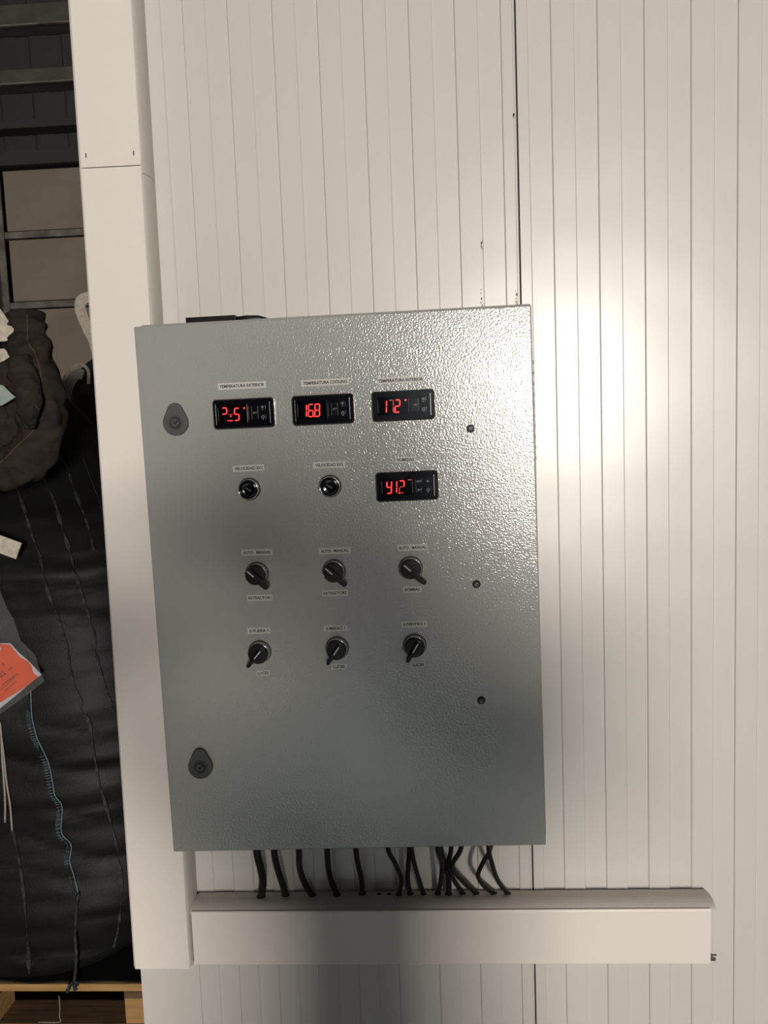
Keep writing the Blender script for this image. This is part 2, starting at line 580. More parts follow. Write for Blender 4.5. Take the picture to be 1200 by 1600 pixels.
def display(u, v, digits, dots, faint=(), esc=False):
    W, H = 0.0785, 0.0375
    out = rounded(W, H, 0.0045)
    fr = rounded(W - 0.003, H - 0.003, 0.0038)
    inn = rounded(W - 0.0085, H - 0.0075, 0.0022)
    bm = bmesh.new()
    rings = []
    for prof, y in ((out, 0), (out, -0.0055), (fr, -0.0080), (inn, -0.0080), (inn, -0.0075)):
        rings.append([bm.verts.new((x, y, z)) for x, z in prof])
    n = len(out)
    for a, b in zip(rings, rings[1:]):
        for i in range(n):
            bm.faces.new((a[i], a[(i + 1) % n], b[(i + 1) % n], b[i]))
    bm.faces.new(rings[0])
    bm.faces.new(rings[-1])
    d = obj('temperature_display' if not esc else 'humidity_display', bm, M_GLOSS, cab, (u, DF, v))
    obj('screen', bx(-0.0325, 0.0052, -0.0078, -0.0074, -0.0115, 0.0115), M_SCREEN, d)
    for du, dv, segs in digits:
        digit(d, du, dv, segs, M_RED)
    for du, dv, segs in faint:
        digit(d, du, dv, segs, M_REDDIM)
    for du, dv, r in dots:
        obj('indicator_dot', lathe_y(bmesh.new(), [(0, 0), (r, 0), (r, -0.0003), (0, -0.0003)], 12), M_RED, d, (du, -0.0079, dv))
    # moulded ridges beside the read-out and the keys; their grey paints in glint lines
    for x, h in ((-0.0318, 0.0080), (0.0068, 0.0085), (0.0110, 0.0080)):
        obj('glint_ridge', bx(x - 0.00022, x + 0.00022, -0.0083, -0.0074, -h, h), M_GLINT, d)
    obj('bezel_glint_strip', bx(0.0338, 0.0344, -0.0086, -0.0079, -0.0135, 0.0135), M_STEEL, d)  # steel strip put in for the glint along the bezel rim
    keys = ((0.0155, 0.0058), (0.0262, 0.0058), (0.0155, -0.0052), (0.0262, -0.0052)) if esc else ((0.0155, 0.0), (0.0252, 0.0060), (0.0252, -0.0056))
    for i, (x, z) in enumerate(keys):
        hh = 0.0085 if (i == 0 and not esc) else 0.0040
        k = obj('key', extrude_y(bmesh.new(), [(a, b) for a, b in rounded(0.0078, hh * 2, 0.0014, 3)], -0.0085, -0.0075), M_KEY, d, (x, 0, z), bevel=0.0004)
        if esc and i in (0, 2):
            text('key_text', ('ESC', 'SET')[i // 2], 0.003, 0.0062, M_PRINT, k, (0, -0.0087, 0), height=0.0022)
        elif i == 0:
            text('key_text', 'SET', 0.003, 0.0052, M_PRINT, k, (0, -0.0087, 0), height=0.0020)
        else:
            bm = bmesh.new()
            if esc and i == 1:
                extrude_y(bm, [(-0.0014, -0.0012), (0.0014, -0.0012), (0, 0.0016)], -0.0088, -0.0085)
            elif (not esc and i == 1):                 # snow-like mark over a small triangle
                for a in range(3):
                    t = a * PI / 3
                    c, s = math.cos(t), math.sin(t)
                    extrude_y(bm, [(0.002 * c - 0.0002 * s, 0.0008 + 0.002 * s + 0.0002 * c), (-0.002 * c - 0.0002 * s, 0.0008 - 0.002 * s + 0.0002 * c),
                                   (-0.002 * c + 0.0002 * s, 0.0008 - 0.002 * s - 0.0002 * c), (0.002 * c + 0.0002 * s, 0.0008 + 0.002 * s - 0.0002 * c)], -0.0088, -0.0085)
                extrude_y(bm, [(-0.0008, -0.0022), (0.0008, -0.0022), (0, -0.0034)], -0.0088, -0.0085)
            else:                                      # ring with a stroke
                for a in range(20):
                    t0, t1 = PI / 2 + 0.5 + a * (2 * PI - 1) / 20, PI / 2 + 0.5 + (a + 1) * (2 * PI - 1) / 20
                    extrude_y(bm, [(0.0019 * math.cos(t0), 0.0019 * math.sin(t0)), (0.0019 * math.cos(t1), 0.0019 * math.sin(t1)),
                                   (0.0014 * math.cos(t1), 0.0014 * math.sin(t1)), (0.0014 * math.cos(t0), 0.0014 * math.sin(t0))], -0.0088, -0.0085)
                extrude_y(bm, [(-0.0002, 0.0005), (0.0002, 0.0005), (0.0002, 0.0024), (-0.0002, 0.0024)], -0.0088, -0.0085)
                extrude_y(bm, [(-0.0008, -0.0025), (0.0008, -0.0025), (0, -0.0036)], -0.0088, -0.0085)
            obj('key_symbol', bm, M_PRINT, k)
    return d


display(-0.1153, 0.2343, [(-0.0240, 0.0002, 'abg'), (-0.0160, -0.0008, 'd'), (-0.0082, -0.0008, 'afgcd')],
        [(0.0018, 0.0065, 0.0011), (-0.0160, -0.0030, 0.0008), (-0.0200, -0.0082, 0.0006)], [(-0.0160, -0.0008, 'g')])
display(-0.0139, 0.2343, [(-0.0236, -0.0006, 'bc'), (-0.0152, -0.0006, 'afgcde'), (-0.0070, -0.0006, 'abcdefg')],
        [(-0.0111, -0.0083, 0.0007)])
display(0.0877, 0.2346, [(-0.0241, -0.0006, 'bc'), (-0.0074, -0.0006, 'abged')],
        [(0.0030, 0.0065, 0.0012), (-0.0116, -0.0080, 0.0007), (-0.0118, -0.0045, 0.0006)], [(-0.0156, -0.0006, 'abc')])
display(0.0880, 0.1330, [(-0.0228, -0.0004, 'fgbcd'), (-0.0162, -0.0004, 'bc'), (-0.0069, -0.0004, 'ab')],
        [(-0.0105, -0.0083, 0.0008)], [(-0.0069, -0.0004, 'ged'), (0.0032, 0.0004, 'a')], esc=True)


def pot(u, v):
    b = obj('speed_dial', lathe_y(bmesh.new(), [(0, 0), (0.0146, 0), (0.0146, -0.0020), (0.0138, -0.0040), (0.0128, -0.0045), (0, -0.0045)], 48), M_LOCK, cab, (u, DF, v), smooth=False, bevel=0.0003)
    obj('chrome_ring', lathe_y(bmesh.new(), [(0.0131, -0.004), (0.0131, -0.0088), (0.0127, -0.0098), (0.0120, -0.0098), (0.0117, -0.0088), (0.0117, -0.004)], 56), M_CHROME, b, smooth=True)
    obj('dial_cap', lathe_y(bmesh.new(), [(0.0117, -0.004), (0.0117, -0.0085), (0.0080, -0.0090), (0.0062, -0.0080), (0.0040, -0.0082), (0, -0.0082)], 40), M_GLOSS, b, smooth=True)
    bm = bx(-0.0042, 0.0042, -0.0092, -0.0082, -0.0010, 0.0010)
    obj('dial_slot', bm, M_LOCK, b, rot=(0, 0.6, 0), bevel=0.0003)


pot(-0.1149, 0.1377)
pot(-0.0105, 0.1369)


def selector(u, v, ang, tip, lw, mark=(0.003, 0.0105)):
    """ang = direction of the lever (degrees, counter-clockwise from +x)"""
    b = obj('selector_switch', lathe_y(bmesh.new(), [(0, 0), (0.0153, 0), (0.0153, -0.0025), (0.0146, -0.0036), (0, -0.0036)], 48), M_LOCK, cab, (u, DF, v))
    obj('chrome_ring', lathe_y(bmesh.new(), [(0.0141, -0.003), (0.0141, -0.0100), (0.0136, -0.0112), (0.0130, -0.0112), (0.0128, -0.0100), (0.0128, -0.003)], 56), M_CHROME, b, smooth=True)
    k = obj('knob', lathe_y(bmesh.new(), [(0.0126, -0.003), (0.0126, -0.0140), (0.0120, -0.0160), (0.0, -0.0163)], 48), M_BLACK, b, bevel=0.0004)
    a = math.radians(ang)
    # lever: a bar with rounded end, tapering towards the tip
    pts = [(-0.0115, -lw * 0.55), (-0.0115, lw * 0.55)]
    n = 8
    for i in range(n + 1):
        t = PI / 2 - PI * i / n
        pts.append((tip - lw / 2 + lw / 2 * math.cos(t), lw / 2 * math.sin(t)))
    bm = bmesh.new()
    extrude_y(bm, pts, -0.0245, -0.0125)
    for vv in bm.verts:                                # front face slimmer than its root
        if vv.co.y < -0.02:
            vv.co.z *= 0.82
    obj('lever', bm, M_BLACK, b, rot=(0, -a, 0), bevel=0.0008)
    obj('marker_line', bx(-mark[1], -mark[0] + 0.002, -0.0249, -0.0244, -0.0007, 0.0007), M_WHITE, b, rot=(0, -a, 0))
    return b


selector(-0.1118, 0.0274, -43, 0.0240, 0.0098, (0.0015, 0.0110))
selector(-0.0114, 0.0270, -43, 0.0235, 0.0080, (0.0015, 0.0110))
selector(0.0879, 0.0274, -43, 0.0255, 0.0082, (0.0015, 0.0110))
selector(-0.1149, -0.0764, -132, 0.0195, 0.0058, (-0.002, 0.0090))
selector(-0.0126, -0.0746, -126, 0.0195, 0.0058, (-0.002, 0.0090))
selector(0.0885, -0.0745, -122, 0.0195, 0.0058, (-0.002, 0.0090))

# black clamp strip and cable end lying on the cabinet roof
g = empty('cable_clamp', (-0.18, -0.12, 1.8668), (0, -0.00893, 0),
          label='black plastic cable clamp strip lying flat on top of the grey cabinet', cat='cable clamp')
obj('clamp_strip', bx(-0.004, 0.064, -0.018, 0.018, 0, 0.0085), M_BLACK, g, bevel=0.001)
bm = bmesh.new()
tube(bm, [Vector(p) for p in ((0.060, 0, 0.0044), (0.075, 0, 0.0046), (0.092, 0, 0.0040), (0.103, 0, 0.0030))], [0.0040, 0.0052, 0.0048, 0.002], 16)
obj('cable_end', bm, M_CABLE, g, smooth=True)

# ------------------------------------------------------------------ horizontal duct and vertical trunking
DT, DB = 1.5 - 0.51889, 1.5 - 0.60737


SIDE = [(0.0, -0.0016), (-0.010, 0.0014), (-0.018, 0.0032), (-0.026, 0.0044), (-0.033, 0.0048), (-0.039, 0.0043), (-0.045, 0.0030), (-0.050, 0.0010), (-0.0535, -0.0014), (-0.055, -0.0038)]


def side_profile():
    """(depth, offset) of the rounded flank from the wall to the front lip"""
    return SIDE


def side_at(y):
    for (a, b), (c, d) in zip(SIDE, SIDE[1:]):
        if c <= y <= a:
            return b + (d - b) * (a - y) / (a - c)
    return 0.0


duct = empty('cable_duct', (-0.2575, 0, DB), label='white horizontal plastic cable duct below the grey cabinet', cat='cable duct')
DH = DT - DB
sp = side_profile()
outer = [(y, DH + o) for y, o in sp]                   # top flank, seen from above
prof = outer + [(-0.055, DH - 0.0055), (-0.052, DH - 0.0055)] + [(y * 0.95, DH - 0.0020 + o) for y, o in reversed(sp[1:-1])]
prof += [(-0.002, DH - 0.004), (-0.002, 0.0015), (-0.052, 0.0015), (-0.052, 0.0060), (-0.055, 0.0060), (-0.055, -0.0006), (0.0, -0.0006)]
LEN = 0.5460 + 0.2575
obj('duct_channel', extrude_x(bmesh.new(), prof, 0, LEN), M_PVC_SIDE, duct)
obj('duct_cover', extrude_x(bmesh.new(), [(-0.0552, 0.0005), (-0.0575, 0.0012), (-0.0578, 0.003), (-0.0578, DH - 0.003), (-0.0572, DH - 0.0006), (-0.0552, DH)], 0.0026, LEN - 0.0092), M_PVC, duct)
obj('lip_groove_strip', bx(LEN - 0.011, LEN + 0.0002, -0.0560, -0.0545, 0.0125, 0.0145), M_LOCK, duct)  # dark strips put the shade of the lip grooves into colour
obj('lip_groove_strip', bx(LEN - 0.0105, LEN - 0.001, -0.0560, -0.0545, 0.0080, 0.0098), M_STEEL, duct)
obj('lip_groove_strip', bx(LEN - 0.0105, LEN - 0.001, -0.0560, -0.0545, 0.0044, 0.0060), M_LOCK, duct)

TCX = (-0.34832 - 0.26034) / 2
TZ = 1.5 - 0.6135
TR = 0.0042
trk = empty('cable_trunking', (TCX - 0.0026, 0, TZ), (0, TR, 0),
            label='wide white vertical cable trunking along the wall edge left of the cabinet', cat='cable trunking')
hw = 0.0456
TJ = 1.5 + 0.6012 - TZ                                  # cover joint height
TH = 2.2
fl = [(hw + 0.0008 + o * 0.75, y) for y, o in sp]
prof = fl + [(hw - 0.0045, -0.055), (hw - 0.0045, -0.052)] + [(hw - 0.0012 + o * 0.75, y * 0.95) for y, o in reversed(sp[1:-1])]
prof += [(hw - 0.003, -0.002), (-hw + 0.002, -0.002), (-hw + 0.002, -0.052), (-hw + 0.006, -0.052), (-hw + 0.006, -0.055), (-hw, -0.055), (-hw, 0)]
bm = bmesh.new()
extrude_z(bm, prof, 0.0025, TJ - 0.0105)
obj('trunking_channel', bm, M_PVC_SIDE, trk)
bm = bmesh.new()
extrude_z(bm, prof, TJ - 0.0099, TH)
obj('trunking_channel', bm, M_PVC_SIDE, trk)
cp = [(-0.0442, -0.0552), (-0.0442, -0.0562), (-0.0428, -0.0576), (0.0428, -0.0576), (0.0440, -0.0566), (0.0440, -0.0552)]
obj('trunking_cover', extrude_z(bmesh.new(), cp, 0, TJ - 0.0006), M_PVC, trk)
cp2 = [(x + 0.0004, y) for x, y in cp]
obj('trunking_cover', extrude_z(bmesh.new(), cp2, TJ + 0.0006, TH), M_PVC, trk)
for x in (-0.034, 0.035):
    obj('cover_slot', bx(x - 0.0008, x + 0.0008, -0.0579, -0.0575, TJ + 0.014, TJ + 0.020), M_STEEL, trk)

# ------------------------------------------------------------------ cables from cabinet to duct
ztop = 1.5 - 0.3385
CB = [
    ([(401, 1328), (407, 1355), (411, 1378), (408, 1401)], 0.0059, 'leftmost and thickest black cable between cabinet and white duct, bulging right'),
    ([(428, 1328), (433, 1355), (441, 1380), (446, 1399)], 0.0050, 'second thick black cable from the left, slanting straight down to the duct'),
    ([(467, 1328), (468, 1355), (476, 1380), (488, 1399)], 0.0048, 'third black cable from the left, hooking right above its duct hole'),
    ([(511, 1327), (513, 1355), (518, 1378), (527, 1399)], 0.0045, 'fourth black cable from the left, curving right into the duct'),
    ([(556, 1326), (560, 1352), (565, 1375), (566, 1397)], 0.0041, 'lone black cable just left of the two empty duct holes'),
    ([(606, 1325), (618, 1350), (627, 1375), (623, 1398)], 0.0036, 'thin black cable just right of the empty duct holes, bowed to the right'),
    ([(640, 1325), (638, 1350), (637, 1375), (641, 1397)], 0.0038, 'upright black cable, left one of a pair parting in a narrow V'),
    ([(643, 1325), (649, 1355), (656, 1378), (662, 1397)], 0.0034, 'black cable leaning right, right one of the pair parting in a narrow V'),
    ([(684, 1324), (691, 1348), (689, 1375), (684, 1397)], 0.0038, 'left outer black cable of the tangled crossing bundle, ending furthest left'),
    ([(688, 1324), (697, 1352), (701, 1375), (701, 1397)], 0.0043, 'thick black cable in the middle of the crossing bundle, ending upright'),
    ([(705, 1324), (701, 1350), (709, 1374), (723, 1396)], 0.0036, 'black cable of the crossing bundle that ends second from its right'),
    ([(721, 1323), (707, 1352), (722, 1376), (744, 1396)], 0.0037, 'black cable of the crossing bundle with a sharp elbow, ending furthest right'),
    ([(767, 1322), (755, 1347), (747, 1368), (757, 1385), (772, 1396)], 0.0035, 'black cable with a left-pointing elbow in the rightmost crossing pair'),
    ([(763, 1322), (769, 1350), (778, 1376), (793, 1396)], 0.0036, 'rightmost black cable of all, sweeping right into the duct'),
]
for i, (pp, r, lab) in enumerate(CB):
    n = len(pp)
    y1 = -0.02
    for _ in range(30):                                # where the measured end meets the duct top
        y1 = min(-0.006, max(-0.046, y1 + 0.5 * (at(pp[-1][0], pp[-1][1], y1).z - (DT + side_at(y1)))))
    y0 = -0.062 - 0.012 * ((i * 7) % 3)
    pts = []
    for k, (px, py) in enumerate(pp):
        t = k / (n - 1)
        pts.append(at(px, py, y0 + (y1 - y0) * t ** 1.4))
    tp = pts[0].copy()
    top = tp + (tp - pts[1]).normalized() * 0.02
    top.z = 1.1640 + 0.0
    pts = [top] + [p for p in pts if p.z < top.z - 0.004]
    e = empty('cable', pts[-1], label=lab, cat='cable', group='black cables between the cabinet and the duct')
    o0 = pts[-1].copy()
    rel = [p - o0 for p in pts]
    rel.append(rel[-1] + Vector((0, 0.001, -0.004)))
    bm = bmesh.new()
    tube(bm, catmull(rel, 6), r, 14)
    obj('sheath', bm, M_CABLE, e, smooth=True)
    bm = bmesh.new()
    q = r + 0.0016
    for k in range(24):
        pass
    rings = []
    for rr, zz in ((q, -0.004), (q, 0.0012), (r, 0.0018), (r, -0.004)):
        rings.append([bm.verts.new((rr * math.cos(2 * PI * k / 20), rr * math.sin(2 * PI * k / 20), zz)) for k in range(20)])
    for a, b in zip(rings, rings[1:]):
        for k in range(20):
            bm.faces.new((a[k], a[(k + 1) % 20], b[(k + 1) % 20], b[k]))
    obj('hole_grommet', bm, M_CABLE, e)
for px in (592.5, 608):
    y1 = -0.02
    for _ in range(30):
        y1 = min(-0.006, max(-0.046, y1 + 0.5 * (at(px, 1397.5, y1).z - (DT + side_at(y1)))))
    p = at(px, 1397.5, y1)
    bm = lathe_y(bmesh.new(), [(0, -0.0006), (0.0036, -0.0006), (0.0036, 0.0004), (0, 0.0004)], 18)
    obj('empty_hole', bm, M_BLACK, duct, p - Vector(duct.location), (PI / 2, 0, 0))

# ------------------------------------------------------------------ pallet and black bulk bag beyond the wall end
pal = empty('wooden_pallet', (-1.25, 1.40, 0), label='pale pine pallet on the floor under the black bulk bag', cat='pallet')
bm = None
for y in (-0.45 + 0.0725, -0.19, 0.0, 0.19, 0.45 - 0.0725):
    hwid = 0.0725 if abs(y) > 0.3 else 0.05
    obj('deck_board', bx(-0.6, 0.6, y - hwid, y + hwid, 0.122, 0.144), M_WOOD, pal, bevel=0.001)
for x in (-0.5275, 0.0, 0.5275):
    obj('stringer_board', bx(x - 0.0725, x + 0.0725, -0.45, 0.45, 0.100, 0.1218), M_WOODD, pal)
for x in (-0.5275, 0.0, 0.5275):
    for y in (-0.40, 0.0, 0.40):
        obj('block', bx(x - 0.0725, x + 0.0725, y - 0.05, y + 0.05, 0.0222, 0.0998), M_WOOD, pal, bevel=0.001)
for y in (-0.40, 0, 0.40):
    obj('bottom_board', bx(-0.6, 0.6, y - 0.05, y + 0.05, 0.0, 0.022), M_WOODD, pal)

BXC, BYC = -1.22, 1.49
BA, BB = 0.57, 0.54


def bag_ab(z):
    """half widths of the bag body at height z"""
    if z < 0.42:
        t = (0.42 - z) / 0.27
        s = 0.60 + 0.40 * math.sqrt(max(0.0, 1 - t * t))
        return BA * s, BB * (0.97 + 0.03 * (s - 0.6) / 0.4)
    elif z < 1.35:
        s = 1.0 - 0.02 * math.sin((z - 0.42) / 0.93 * PI * 3)
    else:
        K = ((1.35, 1.0), (1.50, 0.84), (1.62, 0.60), (1.72, 0.41), (1.84, 0.25), (1.93, 0.16), (2.1, 0.06))
        for (z0, s0), (z1, s1) in zip(K, K[1:]):
            if z <= z1:
                break
        s = s0 + (s1 - s0) * min(1, (z - z0) / (z1 - z0))
    return BA * s, BB * s


def bag_fold(x, z):
    v = Vector((x * 1.6, z * 9.0, 0.3))
    f = noise.noise(v) * 0.014 + noise.noise(Vector((x * 5, z * 24, 2.3))) * 0.006
    f += noise.noise(Vector((x * 14, z * 50, 5.3))) * 0.0022
    r1 = abs(noise.noise(Vector((x * 2.2 + 3, z * 13.0 + x * 3, 7.7))))
    f -= 0.010 * max(0.0, 1 - r1 * 9)                  # sharp creases
    return f


def bag_front(x, z):
    a, b = bag_ab(z)
    u = min(0.999, abs((x - BXC) / a))
    return BYC - b * (1 - u ** 4) ** 0.25 - bag_fold(x, z)


def on_bag(px, py, off=0.004):
    y = 1.0
    for _ in range(25):
        p = at(px, py, y)
        y = 0.5 * y + 0.5 * (bag_front(p.x, p.z) - off)
    return at(px, py, y)


bag = empty('bulk_bag', (BXC, BYC, 0.146), label='large black woven bulk bag with a knotted filling spout, standing on the pallet', cat='bulk bag')
bm = bmesh.new()
rings = []
NZ, NS = 150, 120
for i in range(NZ + 1):
    z = 0.147 + (2.06 - 0.147) * i / NZ
    a, b = bag_ab(z)
    ring = []
    for k in range(NS):
        t = 2 * PI * k / NS
        c, s = math.cos(t), math.sin(t)
        rr = (abs(c) ** 4 + abs(s) ** 4) ** -0.25
        x, y = a * rr * c, b * rr * s
        f = bag_fold(BXC + x + (0.7 * y if s > 0 else 0), z)
        n = Vector((c, s, 0))
        ring.append(bm.verts.new((x + n.x * f * (abs(c) ** 0.5), y + n.y * f, z - 0.146)))
    rings.append(ring)
for a, b in zip(rings, rings[1:]):
    for k in range(NS):
        bm.faces.new((a[k], a[(k + 1) % NS], b[(k + 1) % NS], b[k]))
bm.faces.new(rings[0])
bm.faces.new(rings[-1])
obj('bag_body', bm, M_BAG, bag, smooth=True)
BO = Vector(bag.location)
bm = bmesh.new()
random.seed(2)
top, bot = [], []
for i in range(61):
    x = -0.62 + 1.18 * i / 60
    yf_ = -0.536 + 0.010 * noise.noise(Vector((x * 9, 0, 0))) 
    top.append((bm.verts.new((x, yf_, 0.0055 + 0.003 * noise.noise(Vector((x * 14, 3, 0))))), bm.verts.new((x, -0.25, 0.008))))
    bot.append((bm.verts.new((x, yf_, 0.0005)), bm.verts.new((x, -0.25, 0.0005))))
for i in range(60):
    bm.faces.new((top[i][0], top[i + 1][0], top[i + 1][1], top[i][1]))
    bm.faces.new((bot[i][0], bot[i][1], bot[i + 1][1], bot[i + 1][0]))
    bm.faces.new((top[i][0], bot[i][0], bot[i + 1][0], top[i + 1][0]))
obj('dark_deck_sheet', bm, M_BAG, bag)  # thin dark sheet over the front of the pallet deck


def bag_path(pts, off=0.004, n=6):
    c = catmull([(p[0], p[1], 0) for p in pts], n)
    q = [on_bag(p.x, p.y, off) for p in c]
    return [p - BO for p in q if p.z > 0.165 and p.y < BYC - 0.2]


def pos_ribbon(name, pts, wd, m, off=0.003, th=0.003, pulse=True, seed=0, parent=bag, **k):
    c = bag_path(pts, off)
    if pulse:
        ww = [wd * max(0.06, min(1.1, 0.55 + 2.2 * noise.noise(Vector((seed * 7.1, i * 0.21, 0))) + 0.5 * noise.noise(Vector((seed, i * 0.9, 4))))) for i in range(len(c))]
    else:
        ww = wd
    return obj(name, ribbon(bmesh.new(), c, ww, (0, -1, 0), th), m, parent)


seams = [
    [(23, 748), (35, 785), (43, 812), (52, 840), (62, 865), (68, 892), (77, 930), (88, 955), (97, 985), (105, 1010), (108, 1035), (113, 1060), (125, 1090), (128, 1110), (140, 1130), (148, 1180), (155, 1220), (165, 1255), (180, 1310), (187, 1350), (190, 1400), (185, 1450), (178, 1480)],
    [(58, 725), (75, 760), (86, 785), (95, 815), (103, 840), (112, 870), (117, 892), (122, 908), (132, 940), (142, 970), (149, 995), (147, 1015), (155, 1035), (163, 1065), (172, 1095), (180, 1115)],
    [(85, 700), (105, 730), (113, 755), (124, 785), (132, 805), (140, 830), (148, 862)],
    [(20, 1298), (30, 1340), (38, 1400), (44, 1470), (46, 1520), (45, 1535)],
]
for i, sm in enumerate(seams):
    pos_ribbon('seam_tape', sm, 0.0105, M_SEAM, seed=i)
pos_ribbon('seam_line', [(112, 668), (130, 715), (145, 755), (158, 790), (170, 840)], 0.002, M_SEAM, pulse=False)

blue = [(48, 1078), (50, 1120), (57, 1150), (63, 1164), (75, 1190), (81, 1215), (86, 1243), (97, 1260), (96, 1300), (111, 1320), (109, 1345), (116, 1370), (122, 1395)]
pos_ribbon('blue_seam_band', [(x - 5, y) for x, y in blue], 0.012, M_BLUED, pulse=True, seed=9, off=0.005)
bm = bmesh.new()
tube(bm, bag_path(blue, 0.008), 0.0018, 8)
obj('blue_seam_cord', bm, M_BLUE, bag, smooth=True)
bm = bmesh.new()
cp_ = catmull([(x, y, 0) for x, y in blue], 6)
for i in range(8, len(cp_) - 6):
    q = cp_[i]
    if noise.noise(Vector((0, i * 0.21, 3.3))) < -0.05:
        continue
    a, b = on_bag(q.x - 1.5, q.y, 0.009) - BO, on_bag(q.x - 9, q.y + 2, 0.008) - BO
    tube(bm, [a, (a + b) / 2, b], 0.0008, 5)
tag(obj('stitches', bm, M_BLUE, bag), kind='stuff')
bm = bmesh.new()
tube(bm, bag_path([(122, 1395), (119, 1430), (117, 1460)], 0.010)[:-1] + catmull([at(117, 1462, 0.93) - BO, at(119, 1500, 0.93) - BO, at(116, 1534, 0.935) - BO], 6), 0.0042, 8, wob=0.003, wfreq=90)
obj('seam_cord_end', bm, M_SEAM, bag, smooth=True)
bm = bmesh.new()
random.seed(4)
for k in range(14):
    s = at(116, 1534, 0.935) - BO
    d = Vector((random.uniform(-0.022, 0.016), random.uniform(-0.02, 0.0), random.uniform(-0.028, 0.006)))
    tube(bm, [s, s + d * 0.5 + Vector((0, -0.004, 0.004)), s + d], 0.0035, 5)
obj('cord_tuft', bm, M_BLUED, bag)
for pth in ([(0, 1128), (2, 1150), (3, 1180), (6, 1220), (8, 1250), (8, 1285)], [(2, 1150), (6, 1180), (10, 1220), (16, 1260), (19, 1298)]):
    bm = bmesh.new()
    tube(bm, bag_path(pth, 0.010), 0.0028, 8)
    obj('tie_cord', bm, M_CORD, bag, smooth=True)

# filling spout: a gathered sleeve curling over the top of the bag


def sleeve(name, pts, rad, Y, wob, m=M_SLEEVE, flat=0.8, seed=0.0, seg=40, n=14):
    q = [at(x, y, Y + dy) - BO for x, y, dy in pts]
    c = catmull(q, n)
    rr = []
    k = len(rad) - 1
    for i in range(len(c)):
        t = i / (len(c) - 1) * k
        j = min(int(t), k - 1)
        rr.append(rad[j] + (rad[j + 1] - rad[j]) * (t - j))
    bm = bmesh.new()
    tube(bm, c, rr, seg, flat=flat, wob=wob, wfreq=26)
    return obj(name, bm, m, bag, smooth=True)


sleeve('filling_spout', [(37, 490, 0.03), (42, 530, 0.02), (52, 572, 0), (62, 615, 0), (66, 655, 0), (58, 695, 0), (32, 724, 0), (-6, 740, 0), (-60, 742, 0.02)],
       [0.050, 0.051, 0.062, 0.064, 0.060, 0.058, 0.058, 0.052, 0.05], 0.93, 0.016)
sleeve('gathered_fold', [(28, 560, 0), (42, 600, -0.01), (46, 635, -0.03), (50, 668, -0.01)], [0.030, 0.034, 0.028, 0.014], 0.865, 0.012)
sleeve('gathered_fold', [(10, 560, 0.02), (18, 610, 0.02), (30, 650, 0.02), (20, 690, 0.0), (-20, 700, 0)], [0.045, 0.050, 0.04, 0.036, 0.036], 0.955, 0.014)
sleeve('gathered_fold', [(-30, 540, 0.02), (-14, 600, 0.02), (-10, 660, 0.02), (-30, 700, 0.0)], [0.05, 0.06, 0.06, 0.05], 0.95, 0.012)
cam_o = Vector((CX, CY, CZ))
trees = []
for o in [o for o in bpy.data.objects if o.parent == bag and o.name.split('.')[0] in ('filling_spout', 'gathered_fold')]:
    trees.append(BVHTree.FromPolygons([v.co.copy() for v in o.data.vertices], [list(p.vertices) for p in o.data.polygons]))
for pth in ([(42, 492), (43, 520), (44, 535), (54, 550)], [(54, 550), (62, 575), (66, 605), (69, 628)], [(54, 632), (68, 648)], [(66, 650), (50, 675), (32, 692), (8, 716), (-6, 728)]):
    q = []
    for p in catmull([(x, y, 0) for x, y in pth], 6):      # lay the thread on the cloth
        d = (at(p.x, p.y, 0.5) - cam_o).normalized()
        h = [t.ray_cast(cam_o - BO, d)[0] for t in trees]
        h = [v for v in h if v]
        if h:
            v = min(h, key=lambda v: (v - (cam_o - BO)).length)
            q.append(v - d * 0.001)
    bm = bmesh.new()
    tube(bm, q, 0.0011, 6)
    obj('spout_thread', bm, M_THREAD, bag)

# woven straps and tags that show beside the bag
e = empty('webbing_strap', on_bag(10, 858, 0.02), label='cut end of white woven webbing strap lying on the black bag front', cat='strap')
bm = bmesh.new()
q = [at(x, y, 0.915) - Vector(e.location) for x, y in ((-80, 828), (-40, 836), (0, 850), (16, 856), (30, 861))]
ribbon(bm, catmull(q, 4), 0.046, (0, -1, 0.15), 0.003)
obj('strap_web', bm, M_WEB, e)
e = empty('webbing_strap', at(4, 510, 0.95), label='white webbing strap at the upper left beside the knotted spout', cat='strap')
bm = bmesh.new()
q = [at(x, y, 0.93) - Vector(e.location) for x, y in ((-40, 470), (-18, 488), (-4, 506), (8, 524), (12, 532))]
ribbon(bm, catmull(q, 4), [0.06] * 14 + [0.045, 0.03, 0.012], (0, -1, 0.1), 0.003)
obj('strap_web', bm, M_WEB, e)
e = empty('fabric_tag', at(4, 552, 0.93), label='small cream fabric tag just below the upper left white strap', cat='tag')
p0 = Vector(e.location)
bm = bmesh.new()
vs = [at(x, y, 0.90) - p0 for x, y in ((-30, 545), (-2, 543), (8, 555), (-2, 562), (-30, 575))]
extrude_y(bm, [(v.x, v.z) for v in vs], -0.001, 0.001)
obj('tag_cloth', bm, M_WEB, e)
e = empty('fabric_tag', at(4, 618, 0.90), label='pale green fabric tag poking out left of the knotted spout', cat='tag')
p0 = Vector(e.location)
bm = bmesh.new()
vs = [at(x, y, 0.875) - p0 for x, y in ((-40, 590), (-2, 602), (8, 612), (17, 620), (6, 627), (-4, 633), (-40, 640))]
extrude_y(bm, [(v.x, v.z) for v in vs], -0.001, 0.001)
obj('tag_cloth', bm, M_GREEN, e)

# document pouch with the orange sheet
PY = 0.905
o0 = at(20, 1040, PY)
po = empty('document_pouch', o0, label='clear plastic document pouch with an orange printed sheet, hanging on the black bag', cat='document pouch')


